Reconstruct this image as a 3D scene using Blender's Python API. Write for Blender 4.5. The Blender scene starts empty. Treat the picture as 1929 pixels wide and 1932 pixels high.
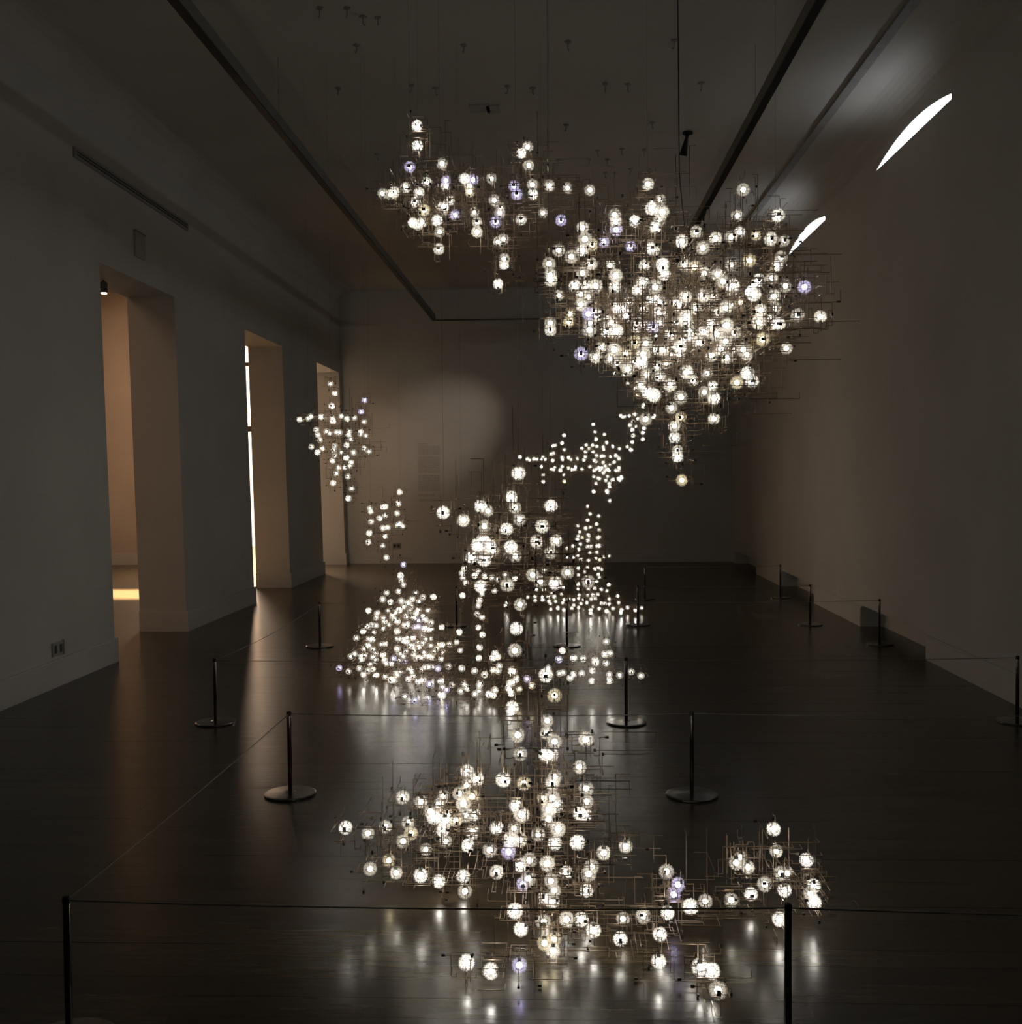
import bpy, bmesh, math, random
from mathutils import Vector, Matrix

random.seed(7)
SC = bpy.context.scene
COL = SC.collection
PI = math.pi

# ------------------------------------------------------------------ camera
W, H_IMG = 1929.0, 1932.0
F = 2050.0                      # focal length in pixels
EYE = 1.55
VPX, VPY, ROLL = 1056.0, 895.0, 0.0075
_v = Vector(((VPX - W / 2) / F, (H_IMG / 2 - VPY) / F, -1)).normalized()      # room depth axis seen by the camera
_w = Vector((-math.sin(ROLL), math.cos(ROLL), 0)); _w = (_w - _v * _w.dot(_v)).normalized()
_u = _v.cross(_w)
R3 = Matrix((_u, _v, _w))       # camera -> world
camd = bpy.data.cameras.new('camera'); cam = bpy.data.objects.new('camera', camd); COL.objects.link(cam)
cam.matrix_world = Matrix.Translation((0, 0, EYE)) @ R3.to_4x4()
camd.sensor_fit = 'HORIZONTAL'; camd.sensor_width = 36.0; camd.lens = 36.0 * F / W
camd.clip_start = 0.05; camd.clip_end = 200
SC.camera = cam

# ------------------------------------------------------------------ world, exposure
wd = bpy.data.worlds.new('world'); SC.world = wd; wd.use_nodes = True
wd.node_tree.nodes['Background'].inputs[0].default_value = (0.01, 0.012, 0.016, 1)
wd.node_tree.nodes['Background'].inputs[1].default_value = 1.0
SC.view_settings.view_transform = 'Standard'; SC.view_settings.look = 'None'
SC.view_settings.exposure = 0.0; SC.view_settings.gamma = 1.0; SC.view_settings.use_curve_mapping = False
cy = SC.cycles
cy.use_denoising = True
cy.max_bounces = 6; cy.diffuse_bounces = 3; cy.glossy_bounces = 3; cy.transparent_max_bounces = 8
cy.use_adaptive_sampling = True; cy.adaptive_threshold = .045; cy.adaptive_min_samples = 16
cy.sample_clamp_indirect = 4.0
cy.caustics_reflective = False; cy.caustics_refractive = False
try: cy.use_light_tree = True
except Exception: pass

LED = 23.0              # radiance of a light-emitting dandelion's core
DAY = 4.8              # daylight in the gaps above the blocked windows


def ray(px, py):
    return R3 @ Vector(((px - W / 2) / F, (H_IMG / 2 - py) / F, -1))


def at(px, py, Y):
    d = ray(px, py); t = Y / d.y
    return Vector((d.x * t, Y, EYE + d.z * t))


def on_floor(px, py, z=0.0):
    d = ray(px, py); t = (z - EYE) / d.z
    return Vector((d.x * t, d.y * t, z))


# ------------------------------------------------------------------ materials
def mat(name, col, rough=0.6, metal=0.0, spec=0.5):
    m = bpy.data.materials.new(name); m.use_nodes = True
    b = m.node_tree.nodes['Principled BSDF']
    b.inputs['Base Color'].default_value = (*col, 1); b.inputs['Roughness'].default_value = rough
    b.inputs['Metallic'].default_value = metal; b.inputs['Specular IOR Level'].default_value = spec
    return m


def mottle(m, a, b, scale=3.0, stretch=(1, 1, 1), bump=0.0, bscale=60.0):
    """colour varies softly between a and b, with fine relief"""
    nt = m.node_tree; n = nt.nodes; p = n['Principled BSDF']
    tc = n.new('ShaderNodeTexCoord'); mp = n.new('ShaderNodeMapping'); mp.inputs['Scale'].default_value = stretch
    nt.links.new(tc.outputs['Object'], mp.inputs['Vector'])
    no = n.new('ShaderNodeTexNoise'); no.inputs['Scale'].default_value = scale; no.inputs['Detail'].default_value = 4
    nt.links.new(mp.outputs['Vector'], no.inputs['Vector'])
    rp = n.new('ShaderNodeValToRGB'); rp.color_ramp.elements[0].position = .3; rp.color_ramp.elements[1].position = .7
    rp.color_ramp.elements[0].color = (*a, 1); rp.color_ramp.elements[1].color = (*b, 1)
    nt.links.new(no.outputs['Fac'], rp.inputs['Fac']); nt.links.new(rp.outputs['Color'], p.inputs['Base Color'])
    if bump:
        nb = n.new('ShaderNodeTexNoise'); nb.inputs['Scale'].default_value = bscale; nb.inputs['Detail'].default_value = 3
        nt.links.new(mp.outputs['Vector'], nb.inputs['Vector'])
        bp = n.new('ShaderNodeBump'); bp.inputs['Strength'].default_value = bump; bp.inputs['Distance'].default_value = .01
        nt.links.new(nb.outputs['Fac'], bp.inputs['Height']); nt.links.new(bp.outputs['Normal'], p.inputs['Normal'])
    return m


def emis(name, col, strength):
    m = bpy.data.materials.new(name); m.use_nodes = True
    nt = m.node_tree; nt.nodes.clear()
    e = nt.nodes.new('ShaderNodeEmission'); o = nt.nodes.new('ShaderNodeOutputMaterial')
    e.inputs[0].default_value = (*col, 1); e.inputs[1].default_value = strength
    nt.links.new(e.outputs[0], o.inputs[0])
    return m


M = {}
M['wall'] = mottle(mat('wall_paint', (.6, .58, .54), .85, 0, .2), (.57, .555, .52), (.63, .615, .575), 1.2, bump=.05, bscale=90)
M['ceil'] = mottle(mat('ceiling_paint', (.5, .47, .43), .9, 0, .2), (.55, .52, .47), (.61, .58, .53), .8, bump=.05, bscale=60)
M['skirt'] = mottle(mat('skirting_paint', (.5, .48, .44), .5, 0, .4), (.57, .555, .52), (.62, .605, .57), 2.0)
M['side_wall'] = mottle(mat('side_room_paint', (.6, .52, .45), .85, 0, .2), (.58, .50, .43), (.63, .55, .48), 1.5)
M['black'] = mottle(mat('black_metal', (.01, .01, .01), .45, .0, .4), (.008, .008, .008), (.014, .013, .012), 20)
M['rail_side'] = mottle(mat('rail_grey_paint', (.2, .19, .18), .6, 0, .3), (.19, .18, .165), (.23, .22, .2), 5)
M['slot'] = mottle(mat('slot_grey', (.22, .21, .2), .7), (.3, .285, .265), (.35, .335, .31), 8)
M['hatch'] = mottle(mat('hatch_paint', (.42, .4, .36), .8), (.4, .38, .34), (.46, .43, .39), 6)
M['grille'] = mottle(mat('grille_dark', (.06, .055, .05), .6), (.05, .046, .042), (.075, .07, .062), 15)
M['plate'] = mottle(mat('plate_plastic', (.38, .36, .33), .4), (.36, .345, .315), (.4, .385, .35), 10)
M['vent'] = mottle(mat('vent_grey', (.2, .195, .185), .6), (.18, .175, .165), (.22, .215, .2), 12)
M['steel'] = mottle(mat('dark_brushed_steel', (.22, .21, .2), .24, 1.0), (.18, .175, .165), (.26, .25, .235), 40)
M['cord'] = mottle(mat('grey_elastic_cord', (.2, .185, .165), .7), (.17, .16, .14), (.24, .22, .19), 60)
M['bronze'] = mottle(mat('phosphor_bronze', (.3, .21, .14), .36, .6), (.19, .14, .09), (.3, .23, .16), 30)
M['joint'] = mottle(mat('dark_connector', (.02, .018, .016), .5), (.015, .013, .012), (.03, .026, .022), 60)
M['cable'] = mottle(mat('steel_cable', (.12, .115, .11), .5, .6), (.1, .095, .09), (.14, .135, .13), 40)

# dandelion seed hair: thin, lets light through
m = bpy.data.materials.new('dandelion_hair'); m.use_nodes = True; nt = m.node_tree; nt.nodes.clear()
df = nt.nodes.new('ShaderNodeBsdfDiffuse'); tr = nt.nodes.new('ShaderNodeBsdfTranslucent'); mx = nt.nodes.new('ShaderNodeMixShader')
ou = nt.nodes.new('ShaderNodeOutputMaterial'); no = nt.nodes.new('ShaderNodeTexNoise'); no.inputs['Scale'].default_value = 180
rp = nt.nodes.new('ShaderNodeValToRGB'); rp.color_ramp.elements[0].color = (.8, .78, .74, 1); rp.color_ramp.elements[1].color = (.95, .94, .91, 1)
tco = nt.nodes.new('ShaderNodeTexCoord'); nt.links.new(tco.outputs['Object'], no.inputs['Vector'])
nt.links.new(no.outputs['Fac'], rp.inputs['Fac']); nt.links.new(rp.outputs['Color'], df.inputs['Color']); nt.links.new(rp.outputs['Color'], tr.inputs['Color'])
mx.inputs[0].default_value = .5
nt.links.new(df.outputs[0], mx.inputs[1]); nt.links.new(tr.outputs[0], mx.inputs[2]); nt.links.new(mx.outputs[0], ou.inputs[0])
M['hair'] = m
M['led_w'] = emis('led_white', (1.0, .93, .80), LED)
M['led_b'] = emis('led_bright', (1.0, .95, .86), LED * 1.7)
M['led_d'] = emis('led_dim', (1.0, .92, .78), LED * .5)
M['led_v'] = emis('led_violet', (.62, .56, 1.0), LED * .9)
M['led_y'] = emis('led_yellow', (1.0, .84, .5), LED * .7)
M['day'] = emis('daylight_gap', (.86, .92, 1.0), DAY)

# floor wood
m = mat('dark_floor_wood', (.04, .03, .018), .24, 0, .42); nt = m.node_tree; n = nt.nodes; p = n['Principled BSDF']
ge = n.new('ShaderNodeNewGeometry'); oi = n.new('ShaderNodeObjectInfo')
mp = n.new('ShaderNodeMapping'); mp.inputs['Scale'].default_value = (1.3, 14, 1)
nt.links.new(ge.outputs['Position'], mp.inputs['Vector'])
no = n.new('ShaderNodeTexNoise'); no.inputs['Scale'].default_value = 3.0; no.inputs['Detail'].default_value = 6
nt.links.new(mp.outputs['Vector'], no.inputs['Vector'])
rp = n.new('ShaderNodeValToRGB'); rp.color_ramp.elements[0].position = .3; rp.color_ramp.elements[1].position = .75
rp.color_ramp.elements[0].color = (.034, .025, .013, 1); rp.color_ramp.elements[1].color = (.07, .052, .029, 1)
nt.links.new(no.outputs['Fac'], rp.inputs['Fac'])
hs = n.new('ShaderNodeHueSaturation'); ma = n.new('ShaderNodeMapRange'); ma.inputs['To Min'].default_value = .7; ma.inputs['To Max'].default_value = 1.3
nt.links.new(oi.outputs['Random'], ma.inputs['Value']); nt.links.new(ma.outputs['Result'], hs.inputs['Value'])
nt.links.new(rp.outputs['Color'], hs.inputs['Color']); nt.links.new(hs.outputs['Color'], p.inputs['Base Color'])
mr = n.new('ShaderNodeMapRange'); mr.inputs['To Min'].default_value = .2; mr.inputs['To Max'].default_value = .3
nt.links.new(no.outputs['Fac'], mr.inputs['Value']); nt.links.new(mr.outputs['Result'], p.inputs['Roughness'])
bp = n.new('ShaderNodeBump'); bp.inputs['Strength'].default_value = .12; bp.inputs['Distance'].default_value = .004
nt.links.new(no.outputs['Fac'], bp.inputs['Height']); nt.links.new(bp.outputs['Normal'], p.inputs['Normal'])
M['floor'] = m

# wall text print
m = mat('printed_wall_text', (.4, .38, .34), .85, 0, .2); nt = m.node_tree; n = nt.nodes; p = n['Principled BSDF']
tc = n.new('ShaderNodeTexCoord'); sp = n.new('ShaderNodeSeparateXYZ'); nt.links.new(tc.outputs['Object'], sp.inputs[0])
mul = n.new('ShaderNodeMath'); mul.operation = 'MULTIPLY'; mul.inputs[1].default_value = 48
fr = n.new('ShaderNodeMath'); fr.operation = 'FRACT'; gt = n.new('ShaderNodeMath'); gt.operation = 'GREATER_THAN'; gt.inputs[1].default_value = .42
nt.links.new(sp.outputs['Z'], mul.inputs[0]); nt.links.new(mul.outputs[0], fr.inputs[0]); nt.links.new(fr.outputs[0], gt.inputs[0])
fl = n.new('ShaderNodeMath'); fl.operation = 'FLOOR'; nt.links.new(mul.outputs[0], fl.inputs[0])
cb = n.new('ShaderNodeCombineXYZ'); nt.links.new(sp.outputs['X'], cb.inputs[0]); nt.links.new(fl.outputs[0], cb.inputs[1])
no = n.new('ShaderNodeTexNoise'); no.inputs['Scale'].default_value = 70; no.inputs['Detail'].default_value = 1; nt.links.new(cb.outputs[0], no.inputs['Vector'])
g2 = n.new('ShaderNodeMath'); g2.operation = 'GREATER_THAN'; g2.inputs[1].default_value = .43; nt.links.new(no.outputs['Fac'], g2.inputs[0])
an = n.new('ShaderNodeMath'); an.operation = 'MULTIPLY'; nt.links.new(gt.outputs[0], an.inputs[0]); nt.links.new(g2.outputs[0], an.inputs[1])
mi = n.new('ShaderNodeMix'); mi.data_type = 'RGBA'; mi.inputs['A'].default_value = (.6, .585, .547, 1); mi.inputs['B'].default_value = (.38, .365, .34, 1)
nt.links.new(an.outputs[0], mi.inputs['Factor']); nt.links.new(mi.outputs['Result'], p.inputs['Base Color'])
M['print'] = m


# ------------------------------------------------------------------ mesh helpers
class MB:
    def __init__(s): s.v = []; s.f = []; s.mi = []

    def box(s, x0, x1, y0, y1, z0, z1, mi=0):
        k = len(s.v)
        s.v += [(x0, y0, z0), (x1, y0, z0), (x1, y1, z0), (x0, y1, z0), (x0, y0, z1), (x1, y0, z1), (x1, y1, z1), (x0, y1, z1)]
        for q in ((0, 3, 2, 1), (4, 5, 6, 7), (0, 1, 5, 4), (1, 2, 6, 5), (2, 3, 7, 6), (3, 0, 4, 7)):
            s.f.append(tuple(k + i for i in q)); s.mi.append(mi)
        return s

    def bar(s, a, b, t, mi=0):
        """axis-aligned square wire from a to b"""
        h = t / 2
        lo = [min(a[i], b[i]) - h for i in range(3)]; hi = [max(a[i], b[i]) + h for i in range(3)]
        return s.box(lo[0], hi[0], lo[1], hi[1], lo[2], hi[2], mi)

    def tube(s, pts, r, n=6, mi=0, cap=True):
        pts = [Vector(p) for p in pts]; k0 = len(s.v)
        for i, p in enumerate(pts):
            d = (pts[min(i + 1, len(pts) - 1)] - pts[max(i - 1, 0)]).normalized()
            a = d.cross(Vector((0, 0, 1)));
            if a.length < .01: a = d.cross(Vector((1, 0, 0)))
            a.normalize(); b = d.cross(a)
            rr = r[i] if isinstance(r, (list, tuple)) else r
            for j in range(n):
                t = 2 * PI * j / n; s.v.append(tuple(p + (a * math.cos(t) + b * math.sin(t)) * rr))
        for i in range(len(pts) - 1):
            for j in range(n):
                q = k0 + i * n; j2 = (j + 1) % n
                s.f.append((q + j, q + j2, q + n + j2, q + n + j)); s.mi.append(mi)
        if cap:
            s.f.append(tuple(k0 + j for j in range(n - 1, -1, -1))); s.mi.append(mi)
            q = k0 + (len(pts) - 1) * n
            s.f.append(tuple(q + j for j in range(n))); s.mi.append(mi)
        return s

    def lathe(s, prof, n=32, mi=0):
        """profile of (radius, z) turned about z"""
        k0 = len(s.v)
        for r, z in prof:
            for j in range(n):
                t = 2 * PI * j / n; s.v.append((r * math.cos(t), r * math.sin(t), z))
        for i in range(len(prof) - 1):
            for j in range(n):
                q = k0 + i * n; j2 = (j + 1) % n
                s.f.append((q + j, q + j2, q + n + j2, q + n + j)); s.mi.append(mi)
        s.f.append(tuple(k0 + j for j in range(n - 1, -1, -1))); s.mi.append(mi)
        q = k0 + (len(prof) - 1) * n; s.f.append(tuple(q + j for j in range(n))); s.mi.append(mi)
        return s

    def mesh(s, name, mats, smooth=False):
        me = bpy.data.meshes.new(name); me.from_pydata(s.v, [], s.f); me.update()
        for mm in (mats if isinstance(mats, (list, tuple)) else [mats]): me.materials.append(mm)
        if isinstance(mats, (list, tuple)) and len(mats) > 1: me.polygons.foreach_set('material_index', s.mi)
        if smooth: me.polygons.foreach_set('use_smooth', [True] * len(me.polygons))
        return me

    def build(s, name, mats, parent=None, loc=None, smooth=False):
        return put(name, s.mesh(name, mats, smooth), parent, loc)


def put(name, data, parent=None, loc=None):
    o = bpy.data.objects.new(name, data); COL.objects.link(o)
    if parent: o.parent = parent
    if loc is not None: o.location = loc
    return o


def tag(o, label, cat, group=None):
    o['label'] = label; o['category'] = cat
    if group: o['group'] = group
    return o


def struct(o): o['kind'] = 'structure'; return o


def empty(name, loc=(0, 0, 0)):
    o = bpy.data.objects.new(name, None); COL.objects.link(o); o.location = loc; o.empty_display_size = .1; return o


# ================================================================== the room
XL, XR, YB, YF, ZC = -3.77, 3.02, 19.1, -4.0, 4.82
TH = .48                                   # thickness of the left wall
LEAN = .02                                 # the old left wall leans outwards a little
DOORS = [(9.0, 10.77), (13.2, 15.0), (17.15, 18.9)]
DH = 3.36
XS = -8.2                                  # far side of the room behind the doorways

# floor: slab, with the near planks laid as separate boards
PL0, PL1 = .9, 9.7
fl = MB().box(XS - .3, XR + .6, YF - .3, PL0, -.2, 0).box(XS - .3, XR + .6, PL1, 30, -.2, 0)
fl.box(XS - .3, XL, PL0, PL1, -.2, 0).box(XL, XR, PL0, PL1, -.2, -.012).box(XR, XR + .6, PL0, PL1, -.2, 0)
floor = struct(fl.build('floor', M['floor']))
ub = MB().box(-.5, .5, -.5, .5, -.5, .5)
# chamfered board, unit size
bm = bmesh.new(); bmesh.ops.create_cube(bm, size=1); 
plank_me = bpy.data.meshes.new('plank')
bm.to_mesh(plank_me); bm.free(); plank_me.materials.append(M['floor'])
rows = 74; pw = (PL1 - PL0) / rows; npl = 0
for i in range(rows):
    x = XL + .0; y = PL0 + (i + .5) * pw
    cuts = [x]; x += random.uniform(.5, 1.9)
    while x < XR - .4: cuts.append(x); x += random.uniform(1.5, 2.3)
    cuts.append(XR)
    for a, b in zip(cuts, cuts[1:]):
        o = put('plank', plank_me, floor, ((a + b) / 2, y, -.008 + random.uniform(-.0004, .0002)))
        o.scale = (b - a - .0005, pw - .0008, .0155)
        o.rotation_euler = (random.gauss(0, .0013), random.gauss(0, .0002), 0); npl += 1

# left wall with three openings
wl = MB(); ys = [YF] + [q for d in DOORS for q in d] + [YB + .45]
for a, b in zip(ys[0::2], ys[1::2]): wl.box(XL - TH, XL, a, b, 0, ZC + .05)
for a, b in DOORS: wl.box(XL - TH, XL, a, b, DH, ZC + .05)
wl.v = [(x - LEAN * z, y, z) for x, y, z in wl.v]
struct(wl.build('wall_left', M['wall']))
# right wall: openings left above the window panels, recesses at floor level
WIN = [5.6, 9.565, 13.53, 17.48]; NICHE = [(5.05, 7.0), (9.03, 10.98), (12.97, 14.9), (16.75, 18.7)]
ZB, SAG, NH, ND = 4.395, .13, .21, .2
wr = MB(); T = .5
segs = []; yy = YF
for c in WIN: segs.append((yy, c - 1.0)); yy = c + 1.0
segs.append((yy, YB))
for a, b in segs: wr.box(XR, XR + T, a, b, NH, ZC + .05)
for c in WIN:
    n_ = 24; y0, y1 = c - 1.0, c + 1.0
    wr.box(XR, XR + T, y0, y1, NH, ZB)
    for k in range(n_):
        a = y0 + (y1 - y0) * k / n_; b = y0 + (y1 - y0) * (k + 1) / n_
        za, zb = [ZB + SAG * max(0, 1 - (((q - (c - .1)) / 1.10) ** 2)) for q in (a, b)]
        j = len(wr.v)
        wr.v += [(XR, a, za), (XR, b, zb), (XR, b, ZC + .05), (XR, a, ZC + .05), (XR + T, a, za), (XR + T, b, zb), (XR + T, b, ZC + .05), (XR + T, a, ZC + .05)]
        for q in ((0, 3, 2, 1), (4, 5, 6, 7), (0, 1, 5, 4), (3, 7, 6, 2)): wr.f.append(tuple(j + i for i in q)); wr.mi.append(0)
yy = YF
for a, b in NICHE: wr.box(XR, XR + T, yy, a, 0, NH); wr.box(XR + ND, XR + T, a, b, 0, NH); yy = b
wr.box(XR, XR + T, yy, YB, 0, NH)
struct(wr.build('wall_right', M['wall']))
for i, c in enumerate(WIN):
    g = MB().box(XR + .014, XR + .03, c - 1.0, c + 1.0, ZB - .02, ZB + SAG + .02).build('window_%d' % (i + 1), M['day'])
    struct(g)
# back and front walls, ceiling
struct(MB().box(XL - .3, XR + T, YB, YB + .45, 0, ZC + .05).build('wall_back', M['wall']))
struct(MB().box(XL - TH - .2, XR + T, YF - .3, YF, 0, ZC + .05).build('wall_front', M['wall']))
ceil = struct(MB().box(XL - TH - .2, XR + T, YF - .3, YB + .45, ZC, ZC + .2).build('ceiling', M['ceil']))


def cove(name, x, s, y0, y1, r=.28):
    """concave plaster moulding between wall and ceiling"""
    prof = [(r * (1 - math.cos(t)), -r + r * math.sin(t)) for t in [PI / 2 * k / 9 for k in range(10)]] + [(0, 0)]
    b = MB(); n_ = len(prof)
    for y in (y0, y1): b.v += [(x + s * q, y, ZC + z) for q, z in prof]
    for i in range(n_):
        j = (i + 1) % n_; b.f.append((i, j, n_ + j, n_ + i)); b.mi.append(0)
    return struct(b.build(name, M['ceil']))


cove('trim_1', XL - LEAN * ZC, 1, YF, YB); cove('trim_2', XR, -1, YF, YB)
struct(MB().box(XL - .1, XR, YB - .03, YB, ZC - .02, ZC).build('trim_3', M['ceil']))
struct(MB().box(2.44, 2.52, 2.0, 18.8, ZC - .025, ZC + .01).build('trim_4', M['slot']))     # slot rail in the ceiling

# skirting boards
BH, BT = .2, .022


def skirt(mb, x0, x1, y0, y1):
    mb.box(x0, x1, y0, y1, 0, BH - .012)
    cx0, cx1 = (x0, x1)
    mb.box(x0 + (0 if x0 < 0 else .006), x1 - (.006 if x0 < 0 else 0), y0, y1, BH - .012, BH)


sk = MB()
for a, b in zip(ys[0::2], ys[1::2]): skirt(sk, XL, XL + BT, a, min(b, YB))
for a, b in DOORS:
    sk.box(XL - TH, XL + BT, b - BT, b, 0, BH); sk.box(XL - TH, XL + BT, a, a + BT, 0, BH)
sk.v = [(x - LEAN * z, y, z) for x, y, z in sk.v]
struct(sk.build('baseboard_left', M['skirt']))
sk = MB(); yy = YF
for a, b in NICHE: skirt(sk, XR - BT, XR, yy, a); yy = b
skirt(sk, XR - BT, XR, yy, YB)
struct(sk.build('baseboard_right', M['skirt']))
struct(MB().box(XL + BT, XR - BT, YB - BT, YB, 0, BH - .012).box(XL + BT, XR - BT, YB - BT + .006, YB, BH - .012, BH).build('baseboard_back', M['skirt']))

# room behind the doorways, warm light
sw = MB().box(XS - .3, XS, 4, YB + .3, 0, 4.85)
struct(sw.build('wall_side_room', M['side_wall']))
GX0, GX1 = -6.6, -4.6
eb = MB().box(XS, GX0, YB, YB + .3, 0, 4.85).box(GX1, XL - TH, YB, YB + .3, 0, 4.85).box(GX0, GX1, YB, YB + .3, 4.0, 4.85)
struct(eb.build('wall_side_room_end', M['side_wall']))
struct(MB().box(XS, XL - TH, 3.7, 4, 0, 4.85).build('wall_side_room_front', M['side_wall']))
struct(MB().box(XS - .3, XL - TH - .07, 3.7, 24.3, 4.85, 5.0).build('ceiling_side_room', M['side_wall']))
struct(MB().box(XS, GX0, YB - .022, YB, 0, .2).box(GX1, XL - TH, YB - .022, YB, 0, .2).box(XS, XS + .022, 4, YB, 0, .2).build('baseboard_side_room', M['skirt']))
# glazed opening and bright room beyond it
fr = MB().box(GX0, GX1, YB + .08, YB + .16, 2.36, 2.46).box(GX0, GX1, YB + .08, YB + .16, 3.53, 3.59)
fr.box(GX0, GX0 + .06, YB + .08, YB + .16, 0, 4.0).box(GX1 - .06, GX1, YB + .08, YB + .16, 0, 4.0)
struct(fr.build('door_1', M['grille']))
br = MB().box(XS, XS + .2, YB + .3, 24, 0, 4.85).box(XL - TH, XL - TH + .2, YB + .45, 24, 0, 4.85).box(XS, XL, 24, 24.3, 0, 4.85)
struct(br.build('wall_far_room', M['side_wall']))
struct(MB().box(XS + .2, XL - TH, 23.978, 24, 0, .2).build('baseboard_far_room', M['skirt']))


def area(name, loc, rot, sx, sy, power, col, spread=PI):
    l = bpy.data.lights.new(name, 'AREA'); l.shape = 'RECTANGLE'; l.size = sx; l.size_y = sy; l.energy = power; l.color = col; l.spread = spread
    o = bpy.data.objects.new(name, l); COL.objects.link(o); o.location = loc; o.rotation_euler = rot; return o


area('far_room_lamp', (-6.0, 21.6, 4.8), (0, 0, 0), 2.0, 2.0, 1800, (1.0, .80, .62))
area('side_room_lamp', (-6.0, 6.7, 4.8), (0, 0, 0), 1.6, 3.2, 30, (1.0, .62, .38))
area('side_room_end_fill', (-7.5, 16.3, 4.8), (0, 0, 0), .7, 1.4, 38, (1.0, .67, .43))  # added fill, hidden from view, to brighten the side room's end wall
area('side_room_floor_beam', (-5.9, 14.25, 4.2), (0, 0, 0), 2.6, 1.1, 330, (1.0, .70, .46), math.radians(8))  # unseen source added to throw the bright strip on the floor

# suspended lighting frame under the ceiling (left, right and back runs)
ZT = 4.25
lt = empty('lighting_frame', (0, 10, ZT))
tag(lt, 'long dark lighting track frame hanging under the ceiling, running to the far wall', 'lighting track')


def run(x0, x1, y0, y1, name, h=.10):
    b = MB().box(x0, x1, y0 - 10, y1 - 10, .012, h).build(name, M['rail_side'], lt)
    MB().box(x0 + .002, x1 - .002, y0 - 10, y1 - 10, 0, .012).build('track_channel', M['black'], b)


run(-2.20, -2.14, 1.0, 19.0, 'track_beam'); run(1.49, 1.55, 1.0, 19.0, 'track_beam'); run(-2.14, 1.49, 18.99, 19.01, 'track_beam', .02)
for x in (-2.17, 1.52):
    for y in (3.0, 8.5, 14.0, 18.5):
        MB().tube([(x, y - 10, .1), (x, y - 10, ZC - ZT)], .0012, 6).build('hanger_rod', M['cable'], lt)

# spotlight clamped on the left track, washing the far wall text
TXT = at(832, 812, YB)
spt = empty('track_spotlight', (1.52, 15.2, ZT))
tag(spt, 'small black spotlight clipped under the right track behind the largest light cluster', 'spotlight')
MB().box(-.02, .02, -.05, .05, -.03, 0).build('clip', M['black'], spt)
aim = (TXT - Vector((1.52, 15.2, ZT - .12))).normalized()
hd = MB().lathe([(.03, -.09), (.045, -.07), (.045, .06), (.05, .07), (.05, .09), (.044, .09), (.04, .06)], 20).build('lamp_head', M['black'], spt, (0, 0, -.12), True)
hd.rotation_euler = aim.to_track_quat('Z', 'Y').to_euler()
l = bpy.data.lights.new('wall_wash', 'SPOT'); l.energy = 170; l.color = (1, .82, .68); l.spot_size = math.radians(23); l.spot_blend = 1.0; l.shadow_soft_size = .03
lo = bpy.data.objects.new('wall_wash', l); COL.objects.link(lo); lo.location = Vector((1.52, 15.2, ZT - .12)) + aim * .11
lo.rotation_euler = (-aim).to_track_quat('Z', 'Y').to_euler()

# wall text on the far wall
a = at(788, 837, YB); b = at(831, 946, YB); tx = empty('wall_text', ((a.x + b.x) / 2, YB - .001, b.z))
tag(tx, 'tall panel of small printed text on the far wall, lit by a spotlight', 'wall text')
hw = (b.x - a.x) / 2; ht = a.z - b.z
for t0, t1, w0 in ((.975, 1.0, .45), (.80, .965, 1.0), (.50, .78, 1.0), (.18, .46, .98), (.08, .13, .75), (0, .04, .8)):
    MB().box(-hw, -hw + 2 * hw * w0, -.001, .0005, ht * t0, ht * t1).build('text_block', M['print'], tx)

# sockets, grille, sign plate
def on_left(px, py):
    d = ray(px, py); t = (XL - 0.0) / d.x
    for _ in range(3):
        z = EYE + d.z * t; t = (XL - LEAN * z) / d.x
    return Vector((d.x * t, d.y * t, EYE + d.z * t))


p0 = on_left(107, 1224)
so = empty('wall_socket', p0); tag(so, 'pale double power socket low on the left wall before the first doorway', 'socket')
MB().box(0, .012, -.085, .085, -.05, .05).build('plate', M['plate'], so)
for y in (-.04, .045): MB().box(.010, .0135, y - .02, y + .02, -.03, .03).build('outlet', M['grille'], so)
MB().box(0, .016, .085, .095, -.055, .055).build('plate_edge', M['vent'], so)
p0 = at(749, 1030, YB)
so = empty('wall_socket', p0); tag(so, 'small double power socket low on the far wall under the text', 'socket')
MB().box(-.075, .075, -.012, 0, -.05, .05).build('plate', M['slot'], so)
for x in (-.035, .035): MB().box(x - .025, x + .025, -.0135, -.010, -.025, .03).build('outlet', M['grille'], so)
a, b = on_left(137, 287), on_left(352, 428); mid = (a + b) / 2
gr = empty('air_grille', mid); tag(gr, 'long thin dark slot grille high on the left wall', 'grille')
L = (b.y - a.y) / 2
MB().box(0, .02, -L, L, -.04, .04).build('frame', M['slot'], gr)
for z in (-.012, .012): MB().box(.018, .0225, -L + .03, L - .03, z - .007, z + .007).build('slot', M['grille'], gr)
a, b = on_left(251, 440), on_left(272, 487); mid = (a + b) / 2
sg = empty('wall_panel', mid); tag(sg, 'small grey square cover panel on the wall above the first doorway', 'cover panel')
MB().box(0, .02, -.12, .12, -.115, .115).build('cover', M['hatch'], sg)
MB().box(0, .026, -.125, .125, .112, .12).build('rim', M['vent'], sg)

# spotlight seen in the first doorway
q = at(196, 544, 9.8)
dl = empty('doorway_spotlight', q); tag(dl, 'tiny black spotlight with a lit lens at the top of the first doorway', 'spotlight')
MB().tube([(0, 0, .03), (0, 0, 4.85 - q.z)], .008, 6).build('rod', M['black'], dl)
MB().lathe([(.03, -.04), (.032, -.03), (.032, .05), (.02, .06)], 16).build('lamp_head', M['grille'], dl)
MB().lathe([(.026, -.05), (.026, -.04)], 16).build('lens', emis('warm_lens', (1, .8, .55), 5), dl)

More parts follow.
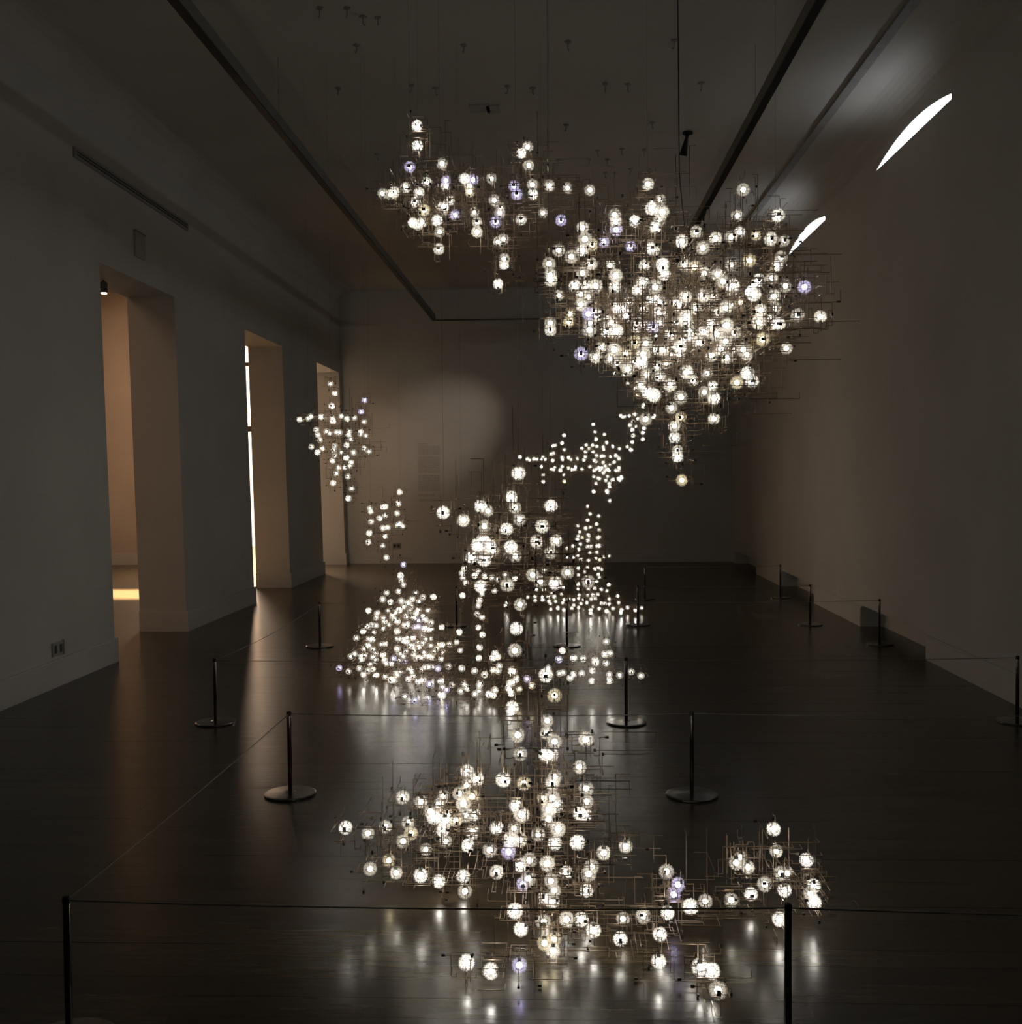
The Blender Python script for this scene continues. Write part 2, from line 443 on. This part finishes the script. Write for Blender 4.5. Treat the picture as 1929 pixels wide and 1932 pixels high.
# ceiling hooks (suspension points left in the ceiling)
hook = MB().tube([(0, 0, 0), (0, 0, -.05), (.012, 0, -.065), (.022, 0, -.055)], .005, 5)
hook.box(-.02, .02, -.02, .02, -.01, 0)
hook_me = hook.mesh('hook', M['slot'])
for px, py in ((603, 14), (655, 14), (685, 30), (713, 32), (673, 84), (875, 84), (1072, 78), (1273, 75), (638, 165), (777, 160), (822, 165), (958, 162),
               (1005, 165), (1142, 158), (1185, 158), (1324, 155), (1068, 235), (1231, 230), (1128, 283), (1174, 280), (1216, 282), (1054, 300), (1112, 300), (1146, 300),
               (1190, 318), (1224, 318), (1142, 325), (1160, 326), (712, 290)):
    d = ray(px, py); t = (ZC - EYE) / d.z
    o = put('hook', hook_me, ceil, (d.x * t, d.y * t, ZC)); o.rotation_euler.z = random.uniform(0, 6)
for px, py, sx in ((905, 203, .09), (931, 205, .06)):
    d = ray(px, py); t = (ZC - EYE) / d.z
    MB().box(-sx, sx, -.1, .1, -.012, 0).build('access_hatch', M['hatch'], ceil, (d.x * t, d.y * t, ZC))
q = at(1298, 285, 10.6); q.z = ZC
cs = empty('ceiling_lamp', q); tag(cs, 'small black cone lamp fixed to the ceiling above the largest light cluster', 'ceiling lamp')
MB().lathe([(.05, -.02), (.05, 0)], 16).build('mount', M['black'], cs)
hd = MB().lathe([(.02, 0), (.015, -.04), (.02, -.06), (.04, -.2), (.034, -.2)], 18).build('cone_head', M['black'], cs, (0, 0, -.02), True); hd.rotation_euler = (.25, .2, 0)

# ================================================================== barrier posts and cords
base_me = MB().lathe([(.124, 0), (.125, .003), (.125, .009), (.118, .012), (.03, .016), (.016, .020)], 40).mesh('base', M['steel'])
foot_me = MB().lathe([(.118, 0), (.118, .004)], 24).mesh('rubber_foot', M['black'])
post_me = MB().lathe([(.0105, .0), (.0105, .385), (.0095, .39)], 16).mesh('post', M['steel'], True)
cap_me = MB().lathe([(.0105, .0), (.0109, .002), (.0109, .017), (.008, .021)], 16).mesh('cap', M['black'], True)
PH = .41
posts = {}


def stanchion(key, x, y, label):
    o = empty('barrier_post', (x, y, 0)); tag(o, label, 'barrier post', 'low barrier posts around the light sculptures')
    put('base', base_me, o); put('post', post_me, o, (0, 0, .012)); put('cap', cap_me, o, (0, 0, .389))
    posts[key] = Vector((x, y, PH - .013))


def by_top(px, py):
    d = ray(px, py); t = (PH - EYE) / d.z
    return d.x * t, d.y * t


def by_base(px, py):
    q = on_floor(px, py); return q.x, q.y


stanchion('1', *by_top(125, 1690), 'dark barrier post at the lower left corner of the photo, its base cut off')
stanchion('2', *by_top(1487, 1704), 'thick black barrier post in front of the small right wing of floor lights')
stanchion('2r', 2.75, by_top(1487, 1704)[1] - .05, 'barrier post beyond the right edge holding the nearest cord')
stanchion('3', *by_base(548, 1499), 'slim barrier post with round base on the bare floor left of the floor lights')
stanchion('4', *by_base(1306, 1501), 'slim barrier post with round base behind the right wing of near floor lights')
stanchion('4r', 2.85, by_base(1306, 1501)[1], 'barrier post beyond the right edge holding the second cord')
stanchion('5', *by_base(407, 1364), 'barrier post furthest to the left standing free on the floor, round base')
stanchion('6', *by_base(1182, 1364), 'dark barrier post in front of the right end of the middle floor lights')
stanchion('15', *by_base(1920, 1362), 'barrier post at the right edge of the photo beside the skirting board')
stanchion('7', *by_base(604, 1220), 'small barrier post left of the pyramid of floor lights')
stanchion('8', *by_base(1070, 1219), 'barrier post standing in the floor reflections below the furthest tower of lights')
stanchion('14', *by_base(1660, 1216), 'barrier post before the first dark recess in the right skirting')
stanchion('9', *by_base(862, 1181), 'faint barrier post behind the right side of the pyramid of floor lights')
stanchion('10', *by_base(1204, 1179), 'small barrier post at the right foot of the furthest tower of lights')
stanchion('13', *by_base(1529, 1179), 'small barrier post before the second dark recess in the right skirting')
stanchion('11', *by_base(1217, 1130), 'tiny barrier post beyond the furthest tower of lights, near the far wall')
stanchion('12', *by_base(1473, 1128), 'tiny barrier post furthest back along the right wall')


def cordline(a, b, sag, label):
    A, B = posts[a], posts[b]; e = (B - A).normalized() * .0125; A, B = A + e, B - e; pts = []
    for i in range(17):
        t = i / 16; p = A.lerp(B, t); p.z -= sag * 4 * t * (1 - t); pts.append(p)
    o = MB().tube(pts, .0021, 6).build('barrier_rope', M['cord'], smooth=True)
    tag(o, label, 'barrier cord', 'thin cords between the barrier posts')


cordline('1', '2', .012, 'thin dark cord across the bottom of the picture before the nearest floor lights')
cordline('2', '2r', .01, 'thin cord from the thick near post towards the right edge')
cordline('1', '3', .01, 'pale thin cord rising diagonally along the left side of the near floor lights')
cordline('3', '4', .012, 'thin cord stretched behind the nearest floor lights')
cordline('4', '4r', .012, 'faint thin cord from the post behind the right wing to the right edge')
cordline('5', '6', .012, 'thin dark cord crossing in front of the pyramid of floor lights')
cordline('6', '15', .01, 'thin cord from the middle post to the post at the right edge')
cordline('5', '7', .035, 'sagging pale cord on the left between the free post and the pyramid')
cordline('7', '8', .012, 'faint cord running behind the pyramid of floor lights')
cordline('8', '14', .01, 'thin dark cord ending at the post before the first skirting recess')
cordline('9', '10', .01, 'thin dark cord crossing the foot of the furthest tower of lights')
cordline('10', '13', .01, 'faint cord from the furthest tower to the post before the second recess')
cordline('11', '12', .008, 'faint cord furthest back near the far wall')

# ================================================================== the light sculptures
GR = .0262     # radius of a dandelion head


def pappus(seed):
    rnd = random.Random(seed); b = MB(); N = 85; ga = PI * (3 - 5 ** .5)

    def ribbon(a, c, w):
        d = (c - a); s = d.cross(Vector((rnd.uniform(-1, 1), rnd.uniform(-1, 1), rnd.uniform(-1, 1)))).normalized() * w * .5
        k = len(b.v); b.v += [tuple(a - s), tuple(a + s), tuple(c + s * .6), tuple(c - s * .6)]; b.f.append((k, k + 1, k + 2, k + 3)); b.mi.append(0)
    for i in range(N):
        z = 1 - 2 * (i + .5) / N; r = math.sqrt(1 - z * z); d = Vector((r * math.cos(i * ga), r * math.sin(i * ga), z))
        d = (d + Vector((rnd.gauss(0, .07), rnd.gauss(0, .07), rnd.gauss(0, .07)))).normalized()
        hub = d * GR * rnd.uniform(.62, .74)
        ribbon(d * .008, hub, .0005)
        t1 = d.orthogonal().normalized(); t2 = d.cross(t1); ph = rnd.uniform(0, 6)
        for j in range(7):
            a = ph + j * PI / 3.5 + rnd.gauss(0, .15); side = t1 * math.cos(a) + t2 * math.sin(a)
            ribbon(hub, d * GR * rnd.uniform(.9, 1.0) + side * GR * rnd.uniform(.25, .36), .00065)
    return b.mesh('dandelion_head', M['hair'])


PAP = [pappus(s) for s in (1, 2, 3)]


def ico(name, r, material, sub=2):
    bm = bmesh.new(); bmesh.ops.create_icosphere(bm, subdivisions=sub, radius=r); me = bpy.data.meshes.new(name); bm.to_mesh(me); bm.free()
    me.materials.append(material); me.polygons.foreach_set('use_smooth', [True] * len(me.polygons)); return me


CORE = {k: ico('led_core', .0098, M[k]) for k in ('led_w', 'led_b', 'led_d', 'led_v', 'led_y')}
SOCK = MB().box(-.0075, .0075, -.0055, .0055, .0145, .0205).tube([(0, 0, .02), (0, 0, .046)], .0009, 5).mesh('led_socket', M['joint'])
WT = .002


def module(seed):
    """bronze wire module: a plate behind the stem, arms with right-angled steps, some ending in dark connectors"""
    rnd = random.Random(seed); b = MB(); a = .046
    def path(pts):
        for p, q in zip(pts, pts[1:]): b.bar(p, q, WT, 0)
    def blob(p, ax):
        h = [.0036] * 3; h[ax] = .0058
        b.box(p[0] - h[0], p[0] + h[0], p[1] - h[1], p[1] + h[1], p[2] - h[2], p[2] + h[2], 1)
    dirs = [(1, 0), (0, 1), (-1, 0), (0, -1)]; rnd.shuffle(dirs)
    for (ux, uy) in dirs[:rnd.choice((2, 3, 3, 4))]:
        px, py = -uy, ux; s1 = rnd.uniform(.35, .7) * a; jog = rnd.choice((-1, 1)) * rnd.uniform(.007, .013); off = rnd.choice((-1, 0, 1)) * .014
        P = lambda u, w, z: (ux * u + px * w, uy * u + py * w, z)
        pts = [P(0, 0, a), P(s1, 0, a), P(s1, 0, a + jog), P(a, 0, a + jog), P(a, off, a + jog)]
        L = rnd.uniform(.9, 2.1) * a
        pts += [P(a, off, a + jog - L)]
        k = rnd.random()
        if k < .6:
            e = rnd.choice((.016, .024)); pts += [P(a + e, off, a + jog - L)]
            if rnd.random() < .6: blob(P(a + e, off, a + jog - L), 0 if ux else 1)
        else:
            pts += [P(a, off - .02, a + jog - L), P(a, off - .02, a + jog - L - .014)]
            blob(P(a, off - .02, a + jog - L - .014), 2)
        path(pts)
        if rnd.random() < .5:      # parallel second trace
            path([P(a - .012, -.014, a), P(a - .012, -.014, a - L * .8), P(a + .004, -.014, a - L * .8)])
    return b.mesh('wire_module', [M['bronze'], M['joint']])


MODS = [module(100 + s) for s in range(12)]
ROT = []
for q in range(6):
    base = [Matrix.Rotation(0, 3, 'X'), Matrix.Rotation(PI, 3, 'X'), Matrix.Rotation(PI / 2, 3, 'X'), Matrix.Rotation(-PI / 2, 3, 'X'), Matrix.Rotation(PI / 2, 3, 'Y'), Matrix.Rotation(-PI / 2, 3, 'Y')][q]
    ROT.append([(base @ Matrix.Rotation(k * PI / 2, 3, 'Z')).to_euler() for k in range(4)])
# ROT[2]: stem towards the viewer (-y)
NG = 0


def sculpture(name, label, pts, Y0, amp, seed, floor_based=False, lattice=0, yfun=None, extra=0, hang=None, sockets=.16):
    """pts: (px, py, kind). Each light is set at its own depth in the room; frame wires join them all."""
    global NG
    rnd = random.Random(seed); P = []
    n = len(pts)
    for i, (px, py, k) in enumerate(pts):
        nb = sum(1 for q in pts if abs(q[0] - px) < 62 * 4 / Y0 and abs(q[1] - py) < 62 * 4 / Y0) - 1
        y = (yfun(px, py) if yfun else Y0) + amp * min(1, nb / 9) * rnd.uniform(-1, 1)
        c = at(px, py, y)
        if floor_based and c.z < .062:
            d = ray(px, py); t = (.062 - EYE) / d.z; c = Vector((d.x * t, d.y * t, .062))
        P.append((c, k))
    core = [c for c, _ in P]
    for _ in range(extra):         # lights deep inside the cluster
        a, b, c3 = rnd.sample(core, 3); c = (a + b + c3) / 3 + Vector((rnd.uniform(-.05, .05), rnd.uniform(0, amp), rnd.uniform(-.05, .05)))
        if floor_based and c.z < .07: c.z = .07
        P.append((c, 'w'))
    cen = Vector((sum(c.x for c in core) / n, sum(c.y for c in core) / n, 0 if floor_based else min(c.z for c in core)))
    root = empty(name, cen); tag(root, label, 'light sculpture', 'clusters of dandelion lights on bronze wire frames')
    L = []
    for c, k in P:
        L.append(c - cen); NG += 1
        q = 2 if rnd.random() < sockets else rnd.choice((0, 0, 1, 1, 3, 3, 4, 5))
        rot = ROT[q][rnd.randrange(4)]
        w = put('wire_module', rnd.choice(MODS), root, c - cen); w.rotation_euler = rot
        if floor_based and c.z < .1: w.scale = (1, 1, .96)
        g = put('dandelion_head', rnd.choice(PAP), root, c - cen); g.rotation_euler = rot
        s = GR * rnd.uniform(.92, 1.06) / GR; g.scale = (s, s, s)
        kk = {'w': rnd.choice(('led_w', 'led_w', 'led_b', 'led_d')), 'b': 'led_b', 'd': 'led_d', 'v': 'led_v', 'y': 'led_y'}[k]
        put('led_core', CORE[kk], g); put('led_socket', SOCK, g)
    # circuit wires that join each light to its nearest neighbours, in right-angled runs
    b = MB(); t = WT
    inn = [0]; out = list(range(1, len(L))); best = {j: (0, (L[j] - L[0]).length) for j in out}
    links = []
    while out:
        j = min(out, key=lambda q: best[q][1]); out.remove(j); links.append((best[j][0], j))
        for q in out:
            dd = (L[q] - L[j]).length
            if dd < best[q][1]: best[q] = (j, dd)
    def man(A, B, o):
        cur = list(A)
        for ax in o:
            nx = list(cur); nx[ax] = B[ax]
            if abs(nx[ax] - cur[ax]) > 1e-4: b.bar(cur, nx, t)
            cur = nx
    for i, j in links:
        o = [0, 1, 2]; rnd.shuffle(o); h = .046
        for rep in range(2):
            sgn = [rnd.choice((-1, 1)) * h * rnd.uniform(.75, 1.0) for _ in range(3)]
            A = L[i] + Vector(sgn); B = L[j] + Vector((sgn[0] * rnd.choice((1, 1, .6)), sgn[1], sgn[2] * rnd.choice((1, 1, .6))))
            if floor_based:
                A.z = max(A.z, .004); B.z = max(B.z, .004)
            man(A, B, o)
    b.build('connecting_wire', M['bronze'], root)['kind'] = 'stuff'
    if lattice:
        b = MB()
        for _ in range(lattice):
            i = rnd.randrange(len(L))
            near = [q for q in L if (q - L[i]).length < .2]
            if len(near) < 5: continue
            m = L[i].lerp(rnd.choice(near), rnd.random()) + Vector((rnd.gauss(0, .05), rnd.gauss(0, .06), rnd.gauss(0, .05)))
            m = Vector([round(q / .0225) * .0225 for q in m])
            ax = rnd.choice((0, 0, 2, 2, 1)); ln = rnd.choice((.06, .09, .135, .18)); e = m.copy(); e[ax] += ln
            if floor_based and min(m.z, e.z) < .01: continue
            b.bar(m, e, t)
            if rnd.random() < .5:
                a2 = rnd.choice([q for q in (0, 1, 2) if q != ax]); e2 = e.copy(); e2[a2] += rnd.choice((-.045, .0225, .045))
                if not (floor_based and e2.z < .01): b.bar(e, e2, t)
            if rnd.random() < .12: b.box(m.x - .004, m.x + .004, m.y - .004, m.y + .004, m.z - .004, m.z + .004, 1)
        b.build('wire_lattice', [M['bronze'], M['joint']], root)['kind'] = 'stuff'
    if hang:
        tops = sorted(L, key=lambda q: -q.z)[:max(6, len(L) // 4)]
        picks = [min(tops, key=lambda q: q.x), max(tops, key=lambda q: q.x), max(tops, key=lambda q: q.z)][:hang]
        for p in picks:
            MB().tube([p + Vector((.0, .02, .04)), Vector((p.x, p.y + .02, ZC - cen.z))], .0004, 5).build('hanging_cable', M['cable'], root)
    return root


def Z(ox, oy, s, txt):
    """positions of the lights: 'x,y[kind]' read off an enlarged view with origin (ox, oy) and scale s"""
    out = []
    for w in txt.split():
        k = 'w'
        if w[-1].isalpha(): k = w[-1]; w = w[:-1]
        x, y = w.split(','); out.append((ox + float(x) / s, oy + float(y) / s, k))
    return out


A_ = Z(680, 200, 4.01875, '''432,152b 435,302 375,463v 620,437d 505,577 345,620 170,663d 230,672 260,655 447,655 418,728 650,565v 648,605 790,550b 855,560v
830,605 830,650y 995,550 1165,607v 1188,670v 1305,597d 1308,670b 1435,605 1572,622 1742,637d 1270,310d 1220,360b 1278,452d 1016,715 1062,770 1058,810 1028,880v
630,765 680,720 720,827v 485,790y 865,805d 887,880 885,957 580,868 602,955d 596,1085 400,885b 470,880 440,905 1220,862 1386,812d 1523,868v 1045,1030 1085,1010
1092,1160d 1090,1205b 1046,1350b''')
B_ = Z(1000, 310, 6.2333, '''1390,232 1535,420d 1430,520b 1555,560 1530,650 1480,740 995,595d 1010,670 1015,770v 1235,672 620,745 650,880d 620,1010 735,945y 870,910v
1185,965v 1460,1008 1785,905b 340,1010d 490,1085 225,1170 245,1360 240,1300 725,1170 620,1280d 343,1540d 530,1430b 670,1430 775,1430 1010,1310 1000,1445 1565,1180b
1580,1290 1350,1190 1330,1390 1475,1440d 1170,1610 1540,1630 1720,1620 1430,1600 690,1560 600,1530 600,1650 470,1760y 455,1860y 690,1760v 760,1740 710,1870 1030,1690
1130,1780 980,1890y 1575,1750d 1260,1870 240,1865d 1830,1560 1840,1800 945,1190 1450,1920v''')
B_ += Z(1280, 310, 6.028, '''740,290d 672,585d 1138,580b 205,770d 425,845 605,825 700,770 280,950d 890,805y 1055,850 1205,870d 810,1095y 1120,1150 1170,1060 605,1145
190,1170y 70,1150 300,1240 445,1255 510,1330d 915,1320 1065,1295 1220,1385d 1437,1395v 95,1500 275,1480 430,1670d 540,1630 710,1570y 940,1660 1105,1640d 1090,1500 1360,1715d
1615,1735 85,1730 200,1640 1040,1740 1140,1820 915,1800 550,1830 620,1380 80,1810 860,1480''')
B_ += Z(1000, 600, 5.683, '''220,130 640,130d 905,70y 925,140 1325,130 550,385v 765,315 905,340 1030,380y 860,440 1120,260y 1245,270 1340,340b 1420,340 1215,390 1520,385 1610,310b
1205,480 1255,610d 1190,720 1240,740 1330,830b 1505,720 1620,850d 1520,965d 1620,1065y 1550,1160 1555,1285 1580,1420 1585,1490b 1240,1085d 1630,1740y 1680,580 1690,200 940,480
1050,550 1130,470 1600,400''')
B_ += Z(1280, 600, 5.681, '''80,30 125,200d 220,260 460,330b 510,250 580,330 700,340d 735,390 525,430 905,230y 1160,325d 1070,65 860,40 520,80 600,160 410,170 360,400 270,150
95,575b 310,595d 370,730 385,865 280,795 630,695y 740,590 790,680b 385,1080 160,670''')
C_ = Z(540, 700, 5.085, '''427,122d 467,215b 438,335b 753,278v 720,390v 750,487d 130,465b 213,455d 240,432 338,440b 445,455 450,480 530,432 585,458 655,448 290,565d 305,615 325,660
388,580 420,598 485,588 515,590 607,578 603,610 718,585 712,605 765,622 243,727 348,742 302,780b 465,720 458,758 582,712 527,780d 647,782 750,742 795,772 578,832 445,862 625,875
612,910 503,928 562,925 482,982 452,1075 593,1013d 630,1127 597,1222b 620,655 470,815''')
D_ = Z(540, 700, 5.085, '''1090,1162 1077,1272 1065,1365 803,1315 812,1350 930,1305b 955,1300 950,1385d 897,1415 815,1447 797,1555 790,1643 928,1507d 975,1503 1085,1470 1070,1480
1122,1490 952,1585b 927,1677d 962,1790d''')
F_ = Z(800, 860, 4.384, '''783,147b 725,340 755,428d 793,525d 470,415b 530,457d 160,470b 328,533 500,582d 685,608 1052,415b 982,582 935,710 1095,705 1050,800d 490,690 450,740b 540,745
500,860 575,785d 395,840 720,755b 757,830d 900,985 965,1040d 1088,1055b 1190,965d 1360,1040d 470,1080b 690,1068d 797,1230d 765,1430b''') + [(971.7, 1227.6, 'd')]
H_ = Z(800, 860, 4.384, '''335,930 315,970d 323,1010 347,1050 320,1155b 450,955 420,992 505,995 565,1007d 612,1020 675,985 755,1015 995,945 585,1118 480,1140 462,1195 450,1237d 440,1308
482,1335 450,1420b 485,1480b''') + Z(840, 1080, 4.8225, '315,682b 308,780')
E_ = Z(620, 1050, 6.44, '''912,97v 875,230 885,290 912,345d 852,425 705,440d 660,520d 753,552b 885,537d 1060,440d 1020,515d 1150,493 1275,490b 1100,550 965,565 915,610 1000,605 487,660b 590,690
580,745d 725,660d 860,650 820,680 985,660 1095,650 1065,690 1210,657 940,720 1150,720 670,750 680,790 780,720 1095,780v 1175,765 1245,805d 840,790 735,825 925,835 1040,740 480,850 530,830
580,840 665,870b 1050,860v 1090,855v 1165,860 1210,890 1250,885 1375,858b 420,908b 550,920d 835,910 340,990 480,1000 530,1010 870,1005d 920,1020 1030,985b 1130,960 1185,1005 1240,1000 475,1078b
640,1065 690,1060 1090,1040 1105,1095b 1040,1140 1185,1080 1245,1080 1335,1070y 1380,1075 1472,1067 1557,1042 1590,917b 1603,1140d 1320,1115y 1285,1160d 1390,1165d 540,1130 430,1120d 570,1180
660,1193 835,1120 855,1170 270,1215d 320,1185d 400,1205 450,1205 540,1220 570,1260 400,1255 1180,1190b 1060,1240 1130,1230 1255,1230 1365,1250b 790,1240v 930,1275v 860,1260 680,1260 130,1355v
245,1395 375,1360d 510,1305d 705,1300 425,1430b 480,1390 540,1370 580,1445b 690,1460 760,1500b 800,1500 820,1420 870,1410 840,1440 970,1490b 1010,1400 1030,1460 1130,1380d 1090,1520b 1150,1500
1230,1550v 1220,1345 1270,1340 1330,1360v 1460,1335d 1365,1515 1385,1590 1435,1620v 1370,1680b 1390,1690 1500,1560d 930,1700d 1050,1750v 1205,1720d 1155,970 1160,1160 1210,1210''')
K_ = Z(620, 1050, 6.44, '1620,1360 1650,1550 1610,1635d 1685,1600 1775,1390 1780,1670') + Z(840, 1080, 4.8225, '''455,735b 480,765 435,780 495,850d 440,890 485,900d 600,900b 630,900 360,930 650,970 590,1010
620,1000 580,1050 600,1100 675,1060y 790,1030y 748,970v 320,1010 310,1030 310,1080 455,1070 400,1110b 440,1120b 1068,712b 1035,792v 1170,780 1258,785 1365,800 1370,820 1455,745 1502,735
1465,825 1468,632d 1340,890 1040,920d 1075,910d 1170,930 1140,960 1245,920d 1335,988b 1495,930d 1495,985b 1590,935d 1695,905 1783,940 940,870d''')
J_ = Z(800, 860, 4.384, '''1355,418d 1375,480 1447,498 1355,533 1430,565 1450,612d 1275,580d 1338,600 1378,590 1290,632 1278,665d 1270,690 1310,675y 1360,650b 1365,665 1358,700 1440,680 1450,675 1295,730
1235,745b 1183,765d 1283,775 1355,750 1385,750 1435,745 1450,745 1375,800 1433,797 1275,825d 1188,838 1240,840 1300,855 1362,865 1425,845 1455,860y 1490,835d 1535,830 1280,930b 1355,920d 1415,935
1445,925 1470,940 1280,985d 1445,980 1455,1005 1430,1040 1280,1060 1275,1100 1415,1095 1470,1105 1515,1118 1530,1068b 1605,1160b 1612,1213d 1535,1185d 1535,1225 1500,1220 1440,1145 1420,1180 1385,1185d
1355,1150 1350,1215 1285,1150 1280,1180 1300,1220 1280,1255 1240,1190 1225,1260d 1240,1235 1320,1190 1400,1245 1450,1265 1380,1275 1380,1300b 1512,1285 1565,1262d 1635,1275b 1630,1300b 1685,1255
1750,1278 1802,1258d 1470,1220 1160,1275 1110,1258b 1050,1270 1047,1222d 1150,1215 1140,1145 1155,1085 1090,1205d 1030,1165 985,1190 980,1165 1080,1165 1035,1205 920,1165 920,1195d 995,1105 930,1105
860,1170 690,1215 675,1238 1160,1190 1200,1187 1060,1140 1360,1100 1330,960 1400,1150''')
I_ = Z(960, 740, 6.43, '''135,785b 230,810 255,825 310,810b 340,812d 420,780 400,812 440,812 535,830 545,740 515,750 540,650 565,645 648,617b 672,520b 678,697d 650,790 655,815 725,790b 755,815 832,808 400,903
420,1003d 420,1085 520,935b 550,940 560,910 650,900 627,945 728,922y 668,1003d 678,1082y 770,940b 800,935 810,910 890,935d 988,905 1030,390b 1048,483d 1162,512d 1060,570b 1190,612 890,682 940,640
1018,643 1072,660b 1147,662 1155,695 1265,657b 1347,685 975,680d 935,725 1025,725d 930,785 912,825 1068,768 1130,775 1155,780 1235,785 1302,770 1337,805 1280,848 1040,825 1062,845 1145,850d 1175,895
1230,880 1095,920 1130,915 1040,950 1065,935 1110,940 1150,980 1165,950 1200,935 1220,950 1300,950d 1335,945 1340,915 1035,1025d 1085,1040 1100,1050 1200,1022d 1180,1070 1262,1062b 1330,1050 1350,1065
1370,1035 1060,1108 1220,1105 1225,1147b 1192,1195b 1200,1215 1033,1205 1228,1315d 1440,660d 1485,700 1500,605 1510,525 1628,570 1628,490b 1645,437 1500,455 1545,415d 1472,400 1510,360 1390,300
1360,280 1410,295 1462,285 1532,265 1565,322 1630,175 1640,155b 1755,305 1775,280''') + Z(1000, 600, 5.683, '915,588b 1010,610 1050,700d 1125,755 1155,825y 1030,560')
G_ = Z(620, 1400, 6.0367, '''195,975b 450,1040d 650,965 845,630 1055,680 910,920d 940,1040y 850,1130d 1110,1225d 690,1350y 475,1445d 770,1490 1050,1520b 1258,1585b 1335,1130d 1590,1180 1535,1530 1555,1700
1310,620d 1250,725 1160,790d 1200,860b 1350,840 1330,900 1490,590 1635,620y 1535,700 1565,830d 1660,825 1580,335b 1695,420b 1575,490 1300,1000 1645,1025 1450,890y''')
G_ += Z(900, 1240, 6.028, '''785,205b 885,435y 400,575b 800,720d 795,865 885,960d 465,885 495,1100d 1240,935 1170,1250 780,1110b 850,1110 300,1395b 535,1435y 890,1360d 860,1430 1245,1495d 1250,1640d
1175,1780 1240,1790b 765,1610y 860,1600d 905,1680b 440,1690 510,1790 820,1730 815,1840d''')
G_ += Z(900, 1540, 4.928, '''185,110 345,110d 310,220 400,220 120,315d 295,330v 405,455b 490,410d 185,520 430,630v 480,580d 570,170 755,120 725,250b 655,440 935,245b 1180,340 1385,280 830,520 1070,470d
1040,535 1020,690b 690,600d 720,690d 635,760b 700,790 355,880b 410,1050b 620,985d 835,960 970,960b 1085,1060b 1360,955d 1335,1140b 1550,925 630,1180y 720,1140y 710,1250 130,1440 395,1385v''') + Z(820, 1640, 4.8225, '293,850b')
G_ += Z(1180, 1520, 4.8225, '''375,600 480,720v 440,810v 385,975b 595,920b 730,870d 315,1170b 305,1415b 680,1470b 790,1505 845,1680d 965,860 1145,805 1050,470 1010,520d 1115,560 1270,715d 1350,215 1375,415
1420,615d 1475,615d 1450,770b 1650,495b 1715,730b 1685,800 1720,880 1405,1035b''')


def g_depth(px, py):
    if px < 915: return 3.9
    if px > 1340: return 3.75
    if px > 1190: return 3.6
    return 3.62


sculpture('light_sculpture', 'hanging light cluster at the upper left of the big one, narrow tail pointing down', A_, 4.9, .28, 1, lattice=380, hang=3)
bR = sculpture('light_sculpture', 'largest hanging light cluster, dense mass tapering to a point, upper right', B_, 4.2, .42, 2, lattice=1500, extra=38, hang=3)
sculpture('light_sculpture', 'small cross-shaped hanging light cluster before the furthest doorway', C_, 8.6, .3, 3, lattice=240, hang=3)
sculpture('light_sculpture', 'smallest hanging light cluster of about twenty lights above the floor pyramid', D_, 8.6, .2, 4, lattice=30, hang=2)
sculpture('light_sculpture', 'hanging cluster of large sparse lights at the centre above the near floor piece', F_, 3.95, .25, 5, lattice=260, hang=3)
sculpture('light_sculpture', 'slender hanging strand of lights behind the central cluster, reaching almost to the floor', H_, 8.3, .12, 6, lattice=60, hang=2)
sculpture('light_sculpture', 'pyramid-shaped pile of lights standing on the floor, left of the middle', E_, 8.25, .5, 7, floor_based=True, lattice=900, extra=26)
sculpture('light_sculpture', 'low spread of lights lying on the floor between the pyramid and the post', K_, 7.4, .2, 8, floor_based=True, lattice=220)
sculpture('light_sculpture', 'furthest floor tower of tiny lights widening at its foot', J_, 12.3, .45, 9, floor_based=True, lattice=320)
sculpture('light_sculpture', 'furthest hanging cluster of tiny lights, stretched sideways with an arm rising right', I_, 12.2, .45, 10, lattice=320, hang=3)
sculpture('light_sculpture', 'nearest floor piece, a tall column of lights with low wings on both sides', G_, 3.65, .22, 11, floor_based=True, lattice=520, yfun=g_depth)

# black power cable of the large hanging cluster
pts = [at(1282, 322, 4.25), at(1284, 350, 4.25), at(1288, 390, 4.25), at(1292, 430, 4.25)]
pts = [Vector((pts[0].x - .01, pts[0].y, ZC))] + pts
MB().tube([p - bR.location for p in pts], .0022, 6).build('power_cable', M['black'], bR)
print('lights', NG, 'planks', npl)
